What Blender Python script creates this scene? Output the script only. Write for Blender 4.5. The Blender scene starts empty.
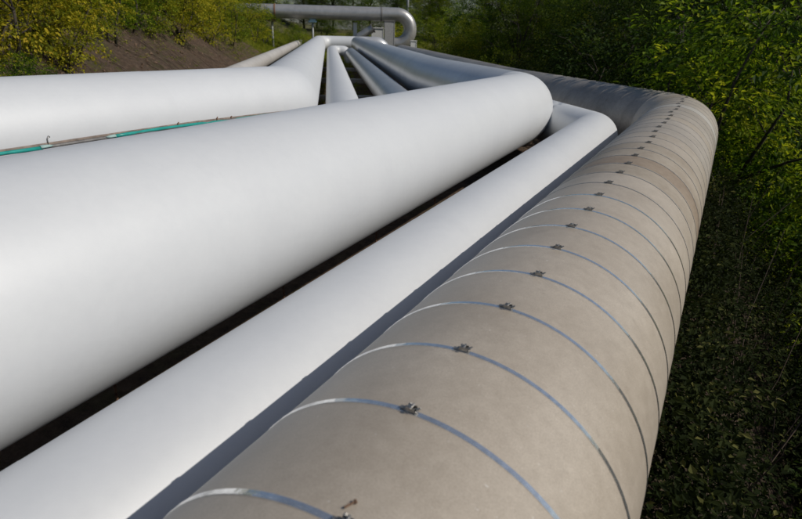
import bpy, math, random
import numpy as np
from mathutils import Vector, Matrix

# ---------------------------------------------------------------- camera, sky, sun, exposure
S = bpy.context.scene
COL = S.collection
H = 2.30                                   # camera height above the trench floor
F_PX, W_PX = 600.0, 802.0
PITCH, ROLL = 0.36504754, 0.02465414
cp, sp = math.cos(PITCH), math.sin(PITCH)
fw = Vector((0, cp, -sp)); up0 = Vector((0, sp, cp)); rt0 = Vector((1, 0, 0))
rt = rt0 * math.cos(ROLL) + up0 * math.sin(ROLL)
up = up0 * math.cos(ROLL) - rt0 * math.sin(ROLL)
camd = bpy.data.cameras.new('camera'); camo = bpy.data.objects.new('camera', camd); COL.objects.link(camo)
camd.sensor_width = 36.0; camd.lens = 36.0 * F_PX / W_PX; camd.clip_start = 0.05; camd.clip_end = 3000
camo.matrix_world = Matrix(((rt.x, up.x, -fw.x, 0), (rt.y, up.y, -fw.y, 0), (rt.z, up.z, -fw.z, H), (0, 0, 0, 1)))
camd.dof.use_dof = True; camd.dof.focus_distance = 3.6; camd.dof.aperture_fstop = 4.0
S.camera = camo

SUN_AZ, SUN_EL = math.radians(104), math.radians(39)
sun_dir = Vector((math.sin(SUN_AZ) * math.cos(SUN_EL), math.cos(SUN_AZ) * math.cos(SUN_EL), math.sin(SUN_EL)))
world = bpy.data.worlds.new('World'); S.world = world; world.use_nodes = True
wn = world.node_tree; wn.nodes.clear()
wo = wn.nodes.new('ShaderNodeOutputWorld'); wb = wn.nodes.new('ShaderNodeBackground'); ws = wn.nodes.new('ShaderNodeTexSky')
ws.sky_type = 'NISHITA'; ws.sun_disc = False; ws.sun_elevation = SUN_EL; ws.sun_rotation = SUN_AZ
ws.air_density = 1.0; ws.dust_density = 1.2; ws.ozone_density = 2.5
wb.inputs['Strength'].default_value = 0.075
wn.links.new(ws.outputs[0], wb.inputs[0]); wn.links.new(wb.outputs[0], wo.inputs[0])
sl = bpy.data.lights.new('sun', 'SUN'); sl.energy = 3.5; sl.angle = math.radians(0.53); sl.color = (1.0, 0.945, 0.86)
so = bpy.data.objects.new('sun', sl); COL.objects.link(so); so.location = (20, -5, 30)
so.rotation_euler = sun_dir.to_track_quat('Z', 'Y').to_euler()
S.view_settings.view_transform = 'Standard'; S.view_settings.look = 'None'
S.view_settings.exposure = -0.28; S.view_settings.gamma = 1.0

# ---------------------------------------------------------------- helpers
RNG = np.random.default_rng(7); random.seed(7)
def link(o, parent=None):
    COL.objects.link(o)
    if parent is not None: o.parent = parent
    return o
def tag(o, label, cat, group=None, kind=None):
    o['label'] = label; o['category'] = cat
    if group: o['group'] = group
    if kind: o['kind'] = kind
    return o
def empty(name, loc=(0, 0, 0)):
    o = bpy.data.objects.new(name, None); o.location = loc; o.empty_display_size = .2
    return link(o)
def mesh(name, V, Fc, smooth=True):
    me = bpy.data.meshes.new(name); me.from_pydata([tuple(v) for v in V], [], [tuple(f) for f in Fc])
    if smooth: me.polygons.foreach_set('use_smooth', [True] * len(me.polygons))
    me.update(); return me
def obj(name, me, mat, parent=None, loc=None):
    o = bpy.data.objects.new(name, me)
    if mat is not None and not me.materials: me.materials.append(mat)
    if loc is not None: o.location = loc
    return link(o, parent)

class MB:                                  # small mesh collector: boxes, tubes, lathes
    def __init__(s): s.V = []; s.F = []
    def add(s, V, Fc):
        n = len(s.V); s.V += [Vector(v) for v in V]; s.F += [tuple(i + n for i in f) for f in Fc]
    def box(s, c, size, M=None, bev=0.0):
        sx, sy, sz = [k / 2 for k in size]
        if bev:
            pts = []
            for z, k in ((-sz, bev), (-sz + bev, 0), (sz - bev, 0), (sz, bev)):
                for x, y in ((-1, -1), (1, -1), (1, 1), (-1, 1)):
                    for a in (0, 1):
                        flip = (x * y > 0)
                        ax = bev if (a == 0) == flip else 0
                        ay = bev - ax
                        pts.append(Vector((x * (sx - ax - k), y * (sy - ay - k), z)))
            R = 8; fc = [tuple(range(R))[::-1], tuple(range(3 * R, 4 * R))]
            for r in range(3):
                for i in range(R): fc.append((r * R + i, r * R + (i + 1) % R, (r + 1) * R + (i + 1) % R, (r + 1) * R + i))
        else:
            pts = [Vector((x * sx, y * sy, z * sz)) for z in (-1, 1) for x, y in ((-1, -1), (1, -1), (1, 1), (-1, 1))]
            fc = [(3, 2, 1, 0), (4, 5, 6, 7), (0, 1, 5, 4), (1, 2, 6, 5), (2, 3, 7, 6), (3, 0, 4, 7)]
        if M is not None: pts = [M @ p for p in pts]
        s.add([p + Vector(c) for p in pts], fc)
    def tube(s, P, R, n=10, cap=True):
        V, Fc = tube_data(P, R, n, cap); s.add(V, Fc)
    def build(s, name, mat, parent=None, smooth=False, loc=None):
        return obj(name, mesh(name, s.V, s.F, smooth), mat, parent, loc)

def frames(P):
    P = [Vector(p) for p in P]; T = []
    for i in range(len(P)):
        a = P[max(i - 1, 0)]; b = P[min(i + 1, len(P) - 1)]; T.append((b - a).normalized())
    ref = Vector((0, 0, 1)) if abs(T[0].z) < .9 else Vector((1, 0, 0))
    u = (ref - T[0] * ref.dot(T[0])).normalized(); out = []
    for i, t in enumerate(T):
        u = (u - t * u.dot(t)).normalized(); out.append((P[i], t, u, t.cross(u)))   # u = "up", t x u = left of travel
    return out
def tube_data(P, R, n=10, cap=True, fr=None):
    fr = fr or frames(P)
    if not hasattr(R, '__len__'): R = [R] * len(fr)
    V = []; Fc = []
    for (p, t, u, w), r in zip(fr, R):
        for k in range(n):
            a = 2 * math.pi * k / n; V.append(p + (u * math.cos(a) + w * math.sin(a)) * r)
    for i in range(len(fr) - 1):
        for k in range(n):
            k2 = (k + 1) % n; Fc.append((i * n + k, i * n + k2, (i + 1) * n + k2, (i + 1) * n + k))
    if cap: Fc.append(tuple(range(n))[::-1]); Fc.append(tuple(range((len(fr) - 1) * n, len(fr) * n)))
    return V, Fc

class Path:                                # polyline with filleted corners, measured by arc length
    def __init__(s, pts, radii, step=0.06):
        pts = [Vector(p) for p in pts]; s.segs = []    # (kind, s0, s1, data)
        L = 0.0; cur = pts[0]; s.arcs = []
        for i in range(1, len(pts) - 1):
            a = (pts[i] - pts[i - 1]).normalized(); b = (pts[i + 1] - pts[i]).normalized()
            th = a.angle(b); R = radii[i - 1]; d = R * math.tan(th / 2)
            p1 = pts[i] - a * d
            l = (p1 - cur).length; s.segs.append(('l', L, L + l, (cur, a))); L += l
            nrm = (b - a * a.dot(b)).normalized(); c = p1 + nrm * R
            s.segs.append(('a', L, L + R * th, (c, nrm, a, R))); s.arcs.append((L, L + R * th)); L += R * th
            cur = pts[i] + b * d
        a = (pts[-1] - cur).normalized(); l = (pts[-1] - cur).length
        s.segs.append(('l', L, L + l, (cur, a))); s.L = L + l
        # transported frames at dense samples
        s.n = max(2, int(s.L / step)); ss = np.linspace(0, s.L, s.n + 1); s.ss = ss
        t = s.tan(0); ref = Vector((0, 0, 1)) if abs(t.z) < .9 else Vector((1, 0, 0)); u = (ref - t * ref.dot(t)).normalized(); s.U = []
        for q in ss:
            t = s.tan(q); u = (u - t * u.dot(t)).normalized(); s.U.append(u.copy())
    def seg(s, q):
        for g in s.segs:
            if q <= g[2] + 1e-9: return g
        return s.segs[-1]
    def pos(s, q):
        k, a, b, d = s.seg(q)
        if k == 'l': return d[0] + d[1] * (q - a)
        c, nrm, t, R = d; th = (q - a) / R
        return c - nrm * R * math.cos(th) + t * R * math.sin(th)
    def tan(s, q):
        k, a, b, d = s.seg(q)
        if k == 'l': return d[1].copy()
        c, nrm, t, R = d; th = (q - a) / R
        return t * math.cos(th) + nrm * math.sin(th)
    def frame(s, q):
        t = s.tan(q); u = s.U[min(int(round(q / s.L * s.n)), s.n)]; u = (u - t * u.dot(t)).normalized()
        return s.pos(q), t, u, t.cross(u)
    def ring_s(s, a, b, astep=0.08):       # stations between a and b, dense only in the arcs
        st = {a, b}
        for (x, y) in s.arcs:
            lo, hi = max(a, x), min(b, y)
            if hi > lo:
                k = max(1, int(math.ceil((hi - lo) / astep)))
                for i in range(k + 1): st.add(lo + (hi - lo) * i / k)
        return sorted(st)
    def shell(s, name, a, b, r0, r1, mat, parent, n=72, lip=0.004, astep=0.08):
        st = s.ring_s(a, b, astep); fr = [s.frame(q) for q in st]
        R = [r0 + (r1 - r0) * (q - a) / (b - a) for q in st]
        if lip:                            # a turned-in edge so the sheet has thickness at its lap
            fr = fr + [fr[-1]]; R = R + [R[-1] - lip]
        V, Fc = tube_data(None, R, n, False, fr)
        me = mesh(name, V, Fc, True)
        if lip:
            m = len(st); nF = n
            base = (m - 1) * n
            for k in range(n): me.polygons[base + k].use_smooth = False
            try: me.set_sharp_from_angle(angle=math.radians(40))
            except Exception: pass
        return obj(name, me, mat, parent)
    def hoop(s, q, r, w, th, a0=0, a1=None, n=96):     # flat strap round the pipe at station q
        fr = []; p, t, u, v = s.frame(q); V = []; Fc = []
        full = a1 is None; A = [2 * math.pi * k / n for k in range(n)] if full else [a0 + (a1 - a0) * k / n for k in range(n + 1)]
        for a in A:
            d = u * math.cos(a) + v * math.sin(a)
            for (rr, ww) in ((r, -w / 2), (r + th, -w / 2 * .86), (r + th, w / 2 * .86), (r, w / 2)): V.append(p + d * rr + t * ww)
        m = len(A)
        for i in range(m if full else m - 1):
            j = (i + 1) % m
            for k in range(3): Fc.append((i * 4 + k, i * 4 + k + 1, j * 4 + k + 1, j * 4 + k))
        return V, Fc

# ---------------------------------------------------------------- node materials
def newmat(name):
    m = bpy.data.materials.new(name); m.use_nodes = True; nt = m.node_tree; nt.nodes.clear()
    out = nt.nodes.new('ShaderNodeOutputMaterial'); b = nt.nodes.new('ShaderNodeBsdfPrincipled'); nt.links.new(b.outputs[0], out.inputs[0])
    return m, nt, b, out
def N(nt, t, **k):
    n = nt.nodes.new(t)
    for a, v in k.items():
        if a in n.inputs.keys() if hasattr(n.inputs, 'keys') else False: n.inputs[a].default_value = v
        else: setattr(n, a, v)
    return n
def ramp(nt, fac, stops):
    r = nt.nodes.new('ShaderNodeValToRGB'); e = r.color_ramp.elements
    while len(e) < len(stops): e.new(0.5)
    for x, (p, c) in zip(e, stops): x.position = p; x.color = (*c, 1) if len(c) == 3 else c
    nt.links.new(fac, r.inputs[0]); return r.outputs[0]
def noise(nt, scale, detail=4, rough=.55, vec=None):
    n = nt.nodes.new('ShaderNodeTexNoise'); n.inputs['Scale'].default_value = scale; n.inputs['Detail'].default_value = detail; n.inputs['Roughness'].default_value = rough
    if vec is not None: nt.links.new(vec, n.inputs['Vector'])
    return n.outputs[0]
def math_(nt, op, a, b=None):
    m = nt.nodes.new('ShaderNodeMath'); m.operation = op
    for i, x in enumerate((a, b)):
        if x is None: continue
        if isinstance(x, (int, float)): m.inputs[i].default_value = x
        else: nt.links.new(x, m.inputs[i])
    return m.outputs[0]
def mixc(nt, fac, a, b, mode='MIX'):
    m = nt.nodes.new('ShaderNodeMix'); m.data_type = 'RGBA'; m.blend_type = mode
    for sck, x in ((m.inputs[0], fac), (m.inputs[6], a), (m.inputs[7], b)):
        if isinstance(x, (int, float)): sck.default_value = x
        elif isinstance(x, tuple): sck.default_value = (*x, 1)
        else: nt.links.new(x, sck)
    return m.outputs[2]
def bump(nt, b, h, strength, dist=.01):
    n = nt.nodes.new('ShaderNodeBump'); n.inputs['Strength'].default_value = strength; n.inputs['Distance'].default_value = dist
    nt.links.new(h, n.inputs['Height']); nt.links.new(n.outputs[0], b.inputs['Normal'])
def pos_vec(nt): return nt.nodes.new('ShaderNodeNewGeometry').outputs['Position']

def metal_jacket(name, lo, hi, metallic, rough, spots=.25, grain=.02, rustcol=None, rand=.06, dirt=(.30, .27, .23), bmp=.12, fleck=.0):
    m, nt, b, _ = newmat(name); P = pos_vec(nt)
    n1 = noise(nt, 2.3, 5, .6, P); n2 = noise(nt, 26, 4, .6, P); n3 = noise(nt, 240, 3, .7, P)
    f = math_(nt, 'ADD', math_(nt, 'MULTIPLY', n1, .65), math_(nt, 'MULTIPLY', n2, .35))
    c = ramp(nt, f, [(.33, lo), (.66, hi)])
    oi = nt.nodes.new('ShaderNodeObjectInfo')
    v = math_(nt, 'ADD', math_(nt, 'MULTIPLY', oi.outputs['Random'], rand), 1 - rand)
    hs = nt.nodes.new('ShaderNodeHueSaturation'); nt.links.new(c, hs.inputs['Color']); nt.links.new(v, hs.inputs['Value']); c = hs.outputs[0]
    # fine grit and dirt freckles with a shape of their own
    g = ramp(nt, n3, [(.35, (0, 0, 0)), (.68, (1, 1, 1))]); c = mixc(nt, math_(nt, 'MULTIPLY', g, grain), c, dirt)
    n4 = noise(nt, 9, 8, .72, P); s = ramp(nt, n4, [(.60, (0, 0, 0)), (.74, (1, 1, 1))])
    c = mixc(nt, math_(nt, 'MULTIPLY', s, spots), c, dirt)
    n6 = noise(nt, 75, 3, .6, P); fl = ramp(nt, n6, [(.70, (0, 0, 0)), (.76, (1, 1, 1))]); c = mixc(nt, math_(nt, 'MULTIPLY', fl, fleck), c, (.72, .70, .66))
    if rustcol:
        n5 = noise(nt, 5.5, 9, .7, P); s2 = ramp(nt, n5, [(.64, (0, 0, 0)), (.70, (1, 1, 1))]); c = mixc(nt, math_(nt, 'MULTIPLY', s2, .7), c, rustcol)
    nt.links.new(c, b.inputs['Base Color']); b.inputs['Metallic'].default_value = metallic
    rr = math_(nt, 'ADD', math_(nt, 'MULTIPLY', n2, .16), rough - .08); nt.links.new(rr, b.inputs['Roughness'])
    hgt = math_(nt, 'ADD', math_(nt, 'MULTIPLY', n1, 1.0), math_(nt, 'MULTIPLY', n3, .03)); bump(nt, b, hgt, bmp, .03)
    return m
M = {}
M['white'] = metal_jacket('white_painted_jacket', (.635, .65, .665), (.675, .69, .70), .06, .48, .05, .05, None, .025, (.42, .41, .39), .04)
M['white_far'] = metal_jacket('shaded_white_jacket', (.56, .57, .58), (.66, .67, .68), .42, .36, .10, .06, None, .08, (.3, .28, .26), .10)  # white jacket again, its greyer shading past the bend put into colour and metal
M['grey'] = metal_jacket('grey_galvanised_jacket', (.46, .47, .48), (.58, .59, .60), .65, .36, .15, .06, None, .08)
M['tan'] = metal_jacket('tan_weathered_jacket', (.415, .355, .283), (.555, .487, .400), .05, .44, .34, .42, None, .06, (.25, .21, .165), .10, .55)
M['tan_brown'] = metal_jacket('brown_stained_jacket', (.22, .160, .108), (.38, .305, .225), .06, .55, .35, .3, None, .05, (.2, .15, .11))
M['tan_mid'] = metal_jacket('light_brown_jacket', (.30, .245, .180), (.46, .405, .325), .06, .55, .3, .3, None, .05, (.2, .15, .11))
M['tan_pale'] = metal_jacket('pale_patched_jacket', (.47, .445, .40), (.56, .53, .48), .12, .42, .15, .15, None, .05, (.3, .26, .22))
M['tan_grey'] = metal_jacket('greyed_tan_jacket', (.35, .31, .258), (.52, .468, .402), .06, .48, .3, .3, None, .10, (.22, .19, .155))
M['old'] = metal_jacket('old_grey_jacket', (.20, .182, .158), (.42, .385, .34), .22, .42, .6, .35, (.13, .10, .075), .16, (.16, .135, .11))
M['over'] = metal_jacket('weathered_overhead_jacket', (.42, .42, .41), (.56, .55, .53), .5, .36, .3, .15, (.22, .13, .08), .08, (.24, .20, .16))
M['dusty'] = metal_jacket('dusty_pale_jacket', (.50, .475, .44), (.63, .61, .575), .1, .55, .35, .2, None, .12, (.32, .25, .19))
def plain(name, col, rough=.6, metallic=0.0, var=.25, scale=30, bmp=.1):
    m, nt, b, _ = newmat(name); P = pos_vec(nt); n = noise(nt, scale, 5, .65, P)
    lo = tuple(c * (1 - var) for c in col); hi = tuple(min(1, c * (1 + var)) for c in col)
    nt.links.new(ramp(nt, n, [(.3, lo), (.7, hi)]), b.inputs['Base Color'])
    b.inputs['Roughness'].default_value = rough; b.inputs['Metallic'].default_value = metallic; bump(nt, b, n, bmp, .01); return m
M['steel'] = plain('bright_steel_strap', (.82, .82, .81), .12, .85, .12, 60, .05)
M['strap_dull'] = plain('dulled_steel_strap', (.40, .38, .35), .42, .35, .3, 60, .1)
M['buckle'] = plain('dull_steel_buckle', (.36, .345, .32), .38, .85, .4, 120, .3)
M['rust'] = plain('rusty_steel', (.20, .115, .07), .8, .1, .5, 40, .4)
M['batten'] = plain('weathered_batten', (.25, .20, .165), .8, .1, .45, 14, .3)
M['rail'] = plain('dirty_grey_rail', (.20, .19, .18), .6, .3, .35, 30, .2)
M['teal'] = plain('teal_wrapping', (.02, .30, .255), .38, 0, .2, 20, .1)
M['teal_edge'] = plain('pale_torn_wrap', (.40, .56, .52), .6, 0, .1, 40, .1)
M['concrete'] = plain('grey_concrete', (.34, .335, .32), .85, 0, .2, 9, .4)
M['whitewash'] = plain('whitewashed_concrete', (.70, .70, .68), .8, 0, .08, 9, .2)
M['post'] = plain('grey_painted_steel', (.33, .34, .34), .5, .4, .2, 20, .1)
M['saddle'] = plain('pale_blue_saddle', (.35, .52, .58), .5, .1, .15, 20, .1)
M['rock'] = plain('pale_rock', (.46, .42, .37), .9, 0, .3, 6, .6)
M['bark'] = plain('bark', (.05, .04, .03), .9, 0, .45, 22, .8)
M['clod'] = plain('dry_earth_clods', (.15, .098, .063), .95, 0, .5, 12, .5)
M['twig'] = plain('dry_twigs', (.10, .07, .05), .9, 0, .4, 30, .3)

def leafmat(name, stops, trans=.35, rough=.6, spec=.16):
    m, nt, b, out = newmat(name); at = nt.nodes.new('ShaderNodeAttribute'); at.attribute_name = 'tint'
    c = ramp(nt, at.outputs['Fac'], stops)
    oi = nt.nodes.new('ShaderNodeObjectInfo'); hs = nt.nodes.new('ShaderNodeHueSaturation')
    nt.links.new(c, hs.inputs['Color']); nt.links.new(math_(nt, 'ADD', math_(nt, 'MULTIPLY', oi.outputs['Random'], .03), .485), hs.inputs['Hue'])
    nt.links.new(math_(nt, 'ADD', math_(nt, 'MULTIPLY', oi.outputs['Random'], .3), .85), hs.inputs['Value']); c = hs.outputs[0]
    nt.links.new(c, b.inputs['Base Color']); b.inputs['Roughness'].default_value = rough; b.inputs['Specular IOR Level'].default_value = spec
    tr = nt.nodes.new('ShaderNodeBsdfTranslucent'); nt.links.new(mixc(nt, .6, c, mixc(nt, 1.0, c, (1.0, 1.0, .35), 'MULTIPLY')), tr.inputs[0])
    mx = nt.nodes.new('ShaderNodeMixShader'); mx.inputs[0].default_value = trans
    nt.links.new(b.outputs[0], mx.inputs[1]); nt.links.new(tr.outputs[0], mx.inputs[2]); nt.links.new(mx.outputs[0], out.inputs[0]); return m
M['leaf_wood'] = leafmat('shaded_wood_leaves', [(0, (.010, .022, .004)), (.5, (.022, .044, .007)), (.8, (.055, .085, .011)), (1, (.18, .19, .02))], .4, .65, .10)  # shade of the wood put into the leaf colour
M['leaf_lit'] = leafmat('lit_green_leaves', [(0, (.02, .05, .006)), (.4, (.07, .13, .010)), (.68, (.22, .30, .018)), (1, (.58, .58, .04))], .58, .6, .14)  # sunlit and dark clumps put into the tint stops
M['leaf_mid'] = leafmat('mid_green_leaves', [(0, (.02, .045, .006)), (.5, (.06, .11, .010)), (.8, (.16, .22, .018)), (1, (.36, .36, .03))], .5, .6, .14)  # lighter copy of the wood leaves, sun on farther trees put into colour
M['leaf_yellow'] = leafmat('yellowing_leaves', [(0, (.07, .11, .010)), (.4, (.30, .33, .022)), (.75, (.60, .55, .035)), (1, (.80, .60, .06))], .5)
M['leaf_olive'] = leafmat('olive_leaves', [(0, (.05, .09, .008)), (.5, (.18, .25, .018)), (1, (.48, .48, .04))], .5)
M['leaf_under'] = leafmat('undergrowth_leaves', [(0, (.007, .011, .003)), (.55, (.016, .023, .006)), (.85, (.04, .05, .013)), (1, (.17, .16, .05))], .3, .75, .06)  # slope shade put into blackened stops, sun specks into the brightest
M['grassblade'] = leafmat('grass_blades', [(0, (.10, .14, .014)), (.6, (.24, .28, .022)), (1, (.44, .38, .06))], .4)

# ---------------------------------------------------------------- layout of the pipe bundle (two straight runs with one bend)
AZ1, AZ2 = 0.4567026, -0.1223063
def U(a): return Vector((math.sin(a), math.cos(a), 0))
def NL(a): return Vector((math.cos(a), -math.sin(a), 0))
U2, N2 = U(AZ2), NL(AZ2)
PIPE = {  # r, z(axis, camera frame), s1, s2, azimuth offset, slope of the near run
    'T':  (.5000, -1.2903, -.4945, 4.1884, .01999, .00615),
    'P3': (.3273, -1.4478, -1.3929, 3.3114, .00581, .01564),
    'P2': (.5244, -1.0103, -2.3200, 2.4059, -.03086, -.00940),
    'P1': (.6038, -1.0924, -6.5648, -.8056, .00505, -.01404),
    'B':  (.3433, -1.4470, None, .2721, 0, 0),
    'C':  (.3302, -1.4601, None, 1.4568, 0, 0),
    'P0': (.3000, -1.4903, -7.75, -3.0650, 0, 0)}
def corner(s1, s2, a1):
    n1, u1, n2, u2 = NL(a1) * s1, U(a1), N2 * s2, U2
    # n1 + t u1 = n2 + w u2
    A = np.array([[u1.x, -u2.x], [u1.y, -u2.y]]); b = np.array([n2.x - n1.x, n2.y - n1.y]); t, w = np.linalg.solve(A, b)
    return t, n1 + u1 * t
PUSH = {'P2': 1.05, 'P3': .62, 'T': 1.1}
def near_run(k):
    r, z, s1, s2, da, ds = PIPE[k]; a1 = AZ1 + da
    if s1 is None: s1 = {'C': -3.75, 'B': -4.75}[k]
    t, e = corner(s1, s2, a1); ze = z + ds * t
    st = NL(a1) * s1 + U(a1) * (-7.0); e = e + U(a1) * PUSH.get(k, 0)
    return Vector((st.x, st.y, z + ds * -7.0 + H)), Vector((e.x, e.y, ze + H)), t, r
def far_pt(k, m, dz=0.0):
    st, e, t, r = near_run(k); q = N2 * {'T': 3.99}.get(k, PIPE[k][3]) + U2 * m
    return Vector((q.x, q.y, e.z + dz))
def lm(l, m, z): q = N2 * l + U2 * m; return Vector((q.x, q.y, z))      # lateral / along-corridor / height
BASE = H - 1.79                           # level the pipes rest on

# ---------------------------------------------------------------- ground sheet with the cut bank on the left and the fall on the right
p0s, p0e, _, _ = near_run('P0'); ts_, te_, _, _ = near_run('T')
def left_of(px, py, p, a):               # distance to the left of the line through p with azimuth a
    n = NL(a); return -((px - p.x) * n.x + (py - p.y) * n.y)
def smooth(x, a, b):
    t = np.clip((x - a) / (b - a), 0, 1); return t * t * (3 - 2 * t)
def vnoise(x, y, seed):
    r = np.random.default_rng(seed); out = np.zeros_like(x); amp = 1.0
    for o in range(5):
        for _ in range(3):
            th = r.uniform(0, 6.28); f = (.35 * 2 ** o) * r.uniform(.7, 1.3); out += amp * np.sin((x * math.cos(th) + y * math.sin(th)) * f + r.uniform(0, 6.28)) / 3
        amp *= .52
    return out
def ground_z(x, y):
    x = np.asarray(x, float); y = np.asarray(y, float)
    a1 = AZ1
    dl = np.minimum(left_of(x, y, p0s, a1), left_of(x, y, p0e, AZ2))
    dr = np.maximum(-left_of(x, y, ts_, a1 + .02), -left_of(x, y, te_, AZ2))
    m = x * U2.x + y * U2.y
    n = vnoise(x, y, 3)
    bank = np.clip(dl - .75, 0, None)
    hb = np.where(bank < 3.2, bank * .72, 3.2 * .72 + (bank - 3.2) * .20)
    hb = np.minimum(hb, 9.0) * (1 - .45 * smooth(m, 34, 62))
    gully = np.sin(m * 2.1 + np.sin(m * .7) * 2) * .10 * smooth(bank, .3, 1.5)
    fall = np.clip(dr - .60, 0, None)
    hf = -np.minimum(fall * 1.5, 2.6 + .30 * fall) * (1 - smooth(m, 22, 38) * .9)
    hf = np.maximum(hf, -7)
    rough = vnoise(x * 4.0, y * 4.0, 8) * .07 * smooth(bank, .1, .8)
    z = hb + gully + rough + hf + n * .07 * (1 + smooth(bank, 0, 2) * 1.0 + smooth(fall, 0, 2))
    z = z + smooth(m, 60, 85) * 2.2
    return z
def axis_pts(lo, hi, near_lo, near_hi, step):
    a = list(np.arange(near_lo, near_hi + 1e-6, step)); q = near_lo; s = step
    left = []
    while q > lo: s *= 1.25; q -= s; left.append(q)
    q = near_hi; s = step; right = []
    while q < hi: s *= 1.25; q += s; right.append(q)
    return np.array(left[::-1] + a + right)
gx = axis_pts(-900, 900, -22, 26, .28); gy = axis_pts(-300, 1500, -8, 72, .28)
GX, GY = np.meshgrid(gx, gy); GZ = ground_z(GX, GY)
nx, ny = len(gx), len(gy)
gv = np.stack([GX.ravel(), GY.ravel(), GZ.ravel()], 1)
ii = np.arange(nx * ny).reshape(ny, nx)
gf = np.stack([ii[:-1, :-1], ii[:-1, 1:], ii[1:, 1:], ii[1:, :-1]], -1).reshape(-1, 4)
def npmesh(name, V, Fq, smooth=True, tint=None):
    me = bpy.data.meshes.new(name); nv = len(V); k = Fq.shape[1]; nf = len(Fq)
    me.vertices.add(nv); me.vertices.foreach_set('co', np.ascontiguousarray(V, dtype=np.float32).ravel())
    me.loops.add(nf * k); me.loops.foreach_set('vertex_index', np.ascontiguousarray(Fq, dtype=np.int32).ravel())
    me.polygons.add(nf); me.polygons.foreach_set('loop_start', np.arange(0, nf * k, k, dtype=np.int32))
    try: me.polygons.foreach_set('loop_total', np.full(nf, k, dtype=np.int32))
    except Exception: pass
    me.polygons.foreach_set('use_smooth', np.full(nf, smooth, dtype=bool))
    if tint is not None:
        at = me.attributes.new('tint', 'FLOAT', 'POINT'); at.data.foreach_set('value', np.ascontiguousarray(tint, dtype=np.float32))
    me.update(calc_edges=True); me.validate(); return me
m_, nt_, b_, _o = newmat('earth_and_litter'); P_ = pos_vec(nt_)
e1 = noise(nt_, .8, 8, .65, P_); e2 = noise(nt_, 7, 8, .7, P_); e3 = noise(nt_, 45, 5, .7, P_)
cE = ramp(nt_, e2, [(.28, (.07, .042, .026)), (.5, (.175, .112, .070)), (.72, (.29, .20, .132))])
cE = mixc(nt_, math_(nt_, 'MULTIPLY', ramp(nt_, e3, [(.55, (0, 0, 0)), (.7, (1, 1, 1))]), .35), cE, (.22, .17, .12))
gr = ramp(nt_, e1, [(.52, (0, 0, 0)), (.66, (1, 1, 1))])
sxyz = nt_.nodes.new('ShaderNodeSeparateXYZ'); nt_.links.new(P_, sxyz.inputs[0])
mr = nt_.nodes.new('ShaderNodeMapRange'); mr.inputs[1].default_value = 52; mr.inputs[2].default_value = 70; nt_.links.new(math_(nt_, 'ADD', sxyz.outputs[1], math_(nt_, 'MULTIPLY', e1, 14)), mr.inputs[0])
gr = math_(nt_, 'MAXIMUM', gr, mr.outputs[0])
cG = ramp(nt_, e3, [(.3, (.045, .065, .012)), (.7, (.15, .16, .03))])
nt_.links.new(mixc(nt_, math_(nt_, 'MULTIPLY', gr, .75), cE, cG), b_.inputs['Base Color']); b_.inputs['Roughness'].default_value = .95
bump(nt_, b_, math_(nt_, 'ADD', e2, math_(nt_, 'MULTIPLY', e3, .5)), 1.0, .25)
M['earth'] = m_
g = obj('ground', npmesh('ground', gv, gf), M['earth']); g['kind'] = 'structure'

# ---------------------------------------------------------------- pipes
def pipe(name, label, pts, radii, r, cuts, mat, n=72, lap=.0015, astep=.08, cat='pipe', group=None, start_open=False):
    path = Path(pts, radii); root = empty(name, pts[0]); tag(root, label, cat, group)
    root_inv = Matrix.Translation(-Vector(pts[0]))
    def adopt(o): o.parent = root; o.matrix_parent_inverse = root_inv; return o
    cs = [c for c in cuts(path)]
    for i in range(len(cs) - 1):
        a, b = cs[i], cs[i + 1]
        inarc = any(a < y - .02 and b > x + .02 for (x, y), R in zip(path.arcs, radii) if R < 4)
        mt = mat(i, (a + b) / 2, path) if callable(mat) else mat
        adopt(path.shell('elbow' if inarc else 'jacket_sheet', a, b + .012, r, r + lap, mt, None, n, .004, astep))
    return path, root, adopt
def sheet_cuts(step_near, step_far, split_arc=False, m_near=1e9):
    def f(path):
        cs = [0.0]; marks = []
        for (x, y) in path.arcs:
            k_ = path.seg((x + y) / 2)
            if k_[3][3] < 4: marks += [x - .05, y + .05]
        marks.append(path.L)
        for i, mk in enumerate(marks):
            a = cs[-1]; L = mk - a
            if L < .05: continue
            if i % 2 == 1: cs += [a + L * (j + 1) / 3 for j in range(3)]; continue      # an elbow of three gores
            st = step_near if a < m_near else step_far
            k = max(1, round(L / st)); cs += [a + L * (j + 1) / k for j in range(k)]
        return cs
    return f
# ends of the far run, where the bundle turns to the right or drops below ground
st, e, t, r = near_run('P2')
P2 = pipe('white_pipe', 'thick white metal pipe in front, widest across the middle of the photo', [st, e, far_pt('P2', 14.5), far_pt('P2', 53.5), lm(4.75, 53.5, e.z), lm(4.75, 53.5, -1.2)], [.70, 12, .9, .8], r,
          sheet_cuts(2.35, 1.6, m_near=15), lambda i, s, p: M['white'] if s < p.arcs[0][1] + .1 else M['white_far'], 96, .0020)
st, e, t, r = near_run('P3')
P3 = pipe('white_pipe', 'slim white metal pipe squeezed between thick white pipe and tan pipe', [st, e, far_pt('P3', 12.5), far_pt('P3', 18), far_pt('P3', 18) + Vector((0, 0, -3))], [.5, 6, .5], r,
          sheet_cuts(2.6, 1.6, m_near=15), M['white'], 80, .0010)
st, e, t, r = near_run('P1')
P1 = pipe('white_pipe', 'thick white pipe at left running below the earth bank, bending away', [st, e, far_pt('P1', 57), lm(4.9, 57, e.z), lm(4.9, 57, -1.2)], [.95, 1.1, .9], r,
          sheet_cuts(2.4, .62, m_near=10.5), M['white'], 80, .0030)
st, e, t, r = near_run('B')
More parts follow.
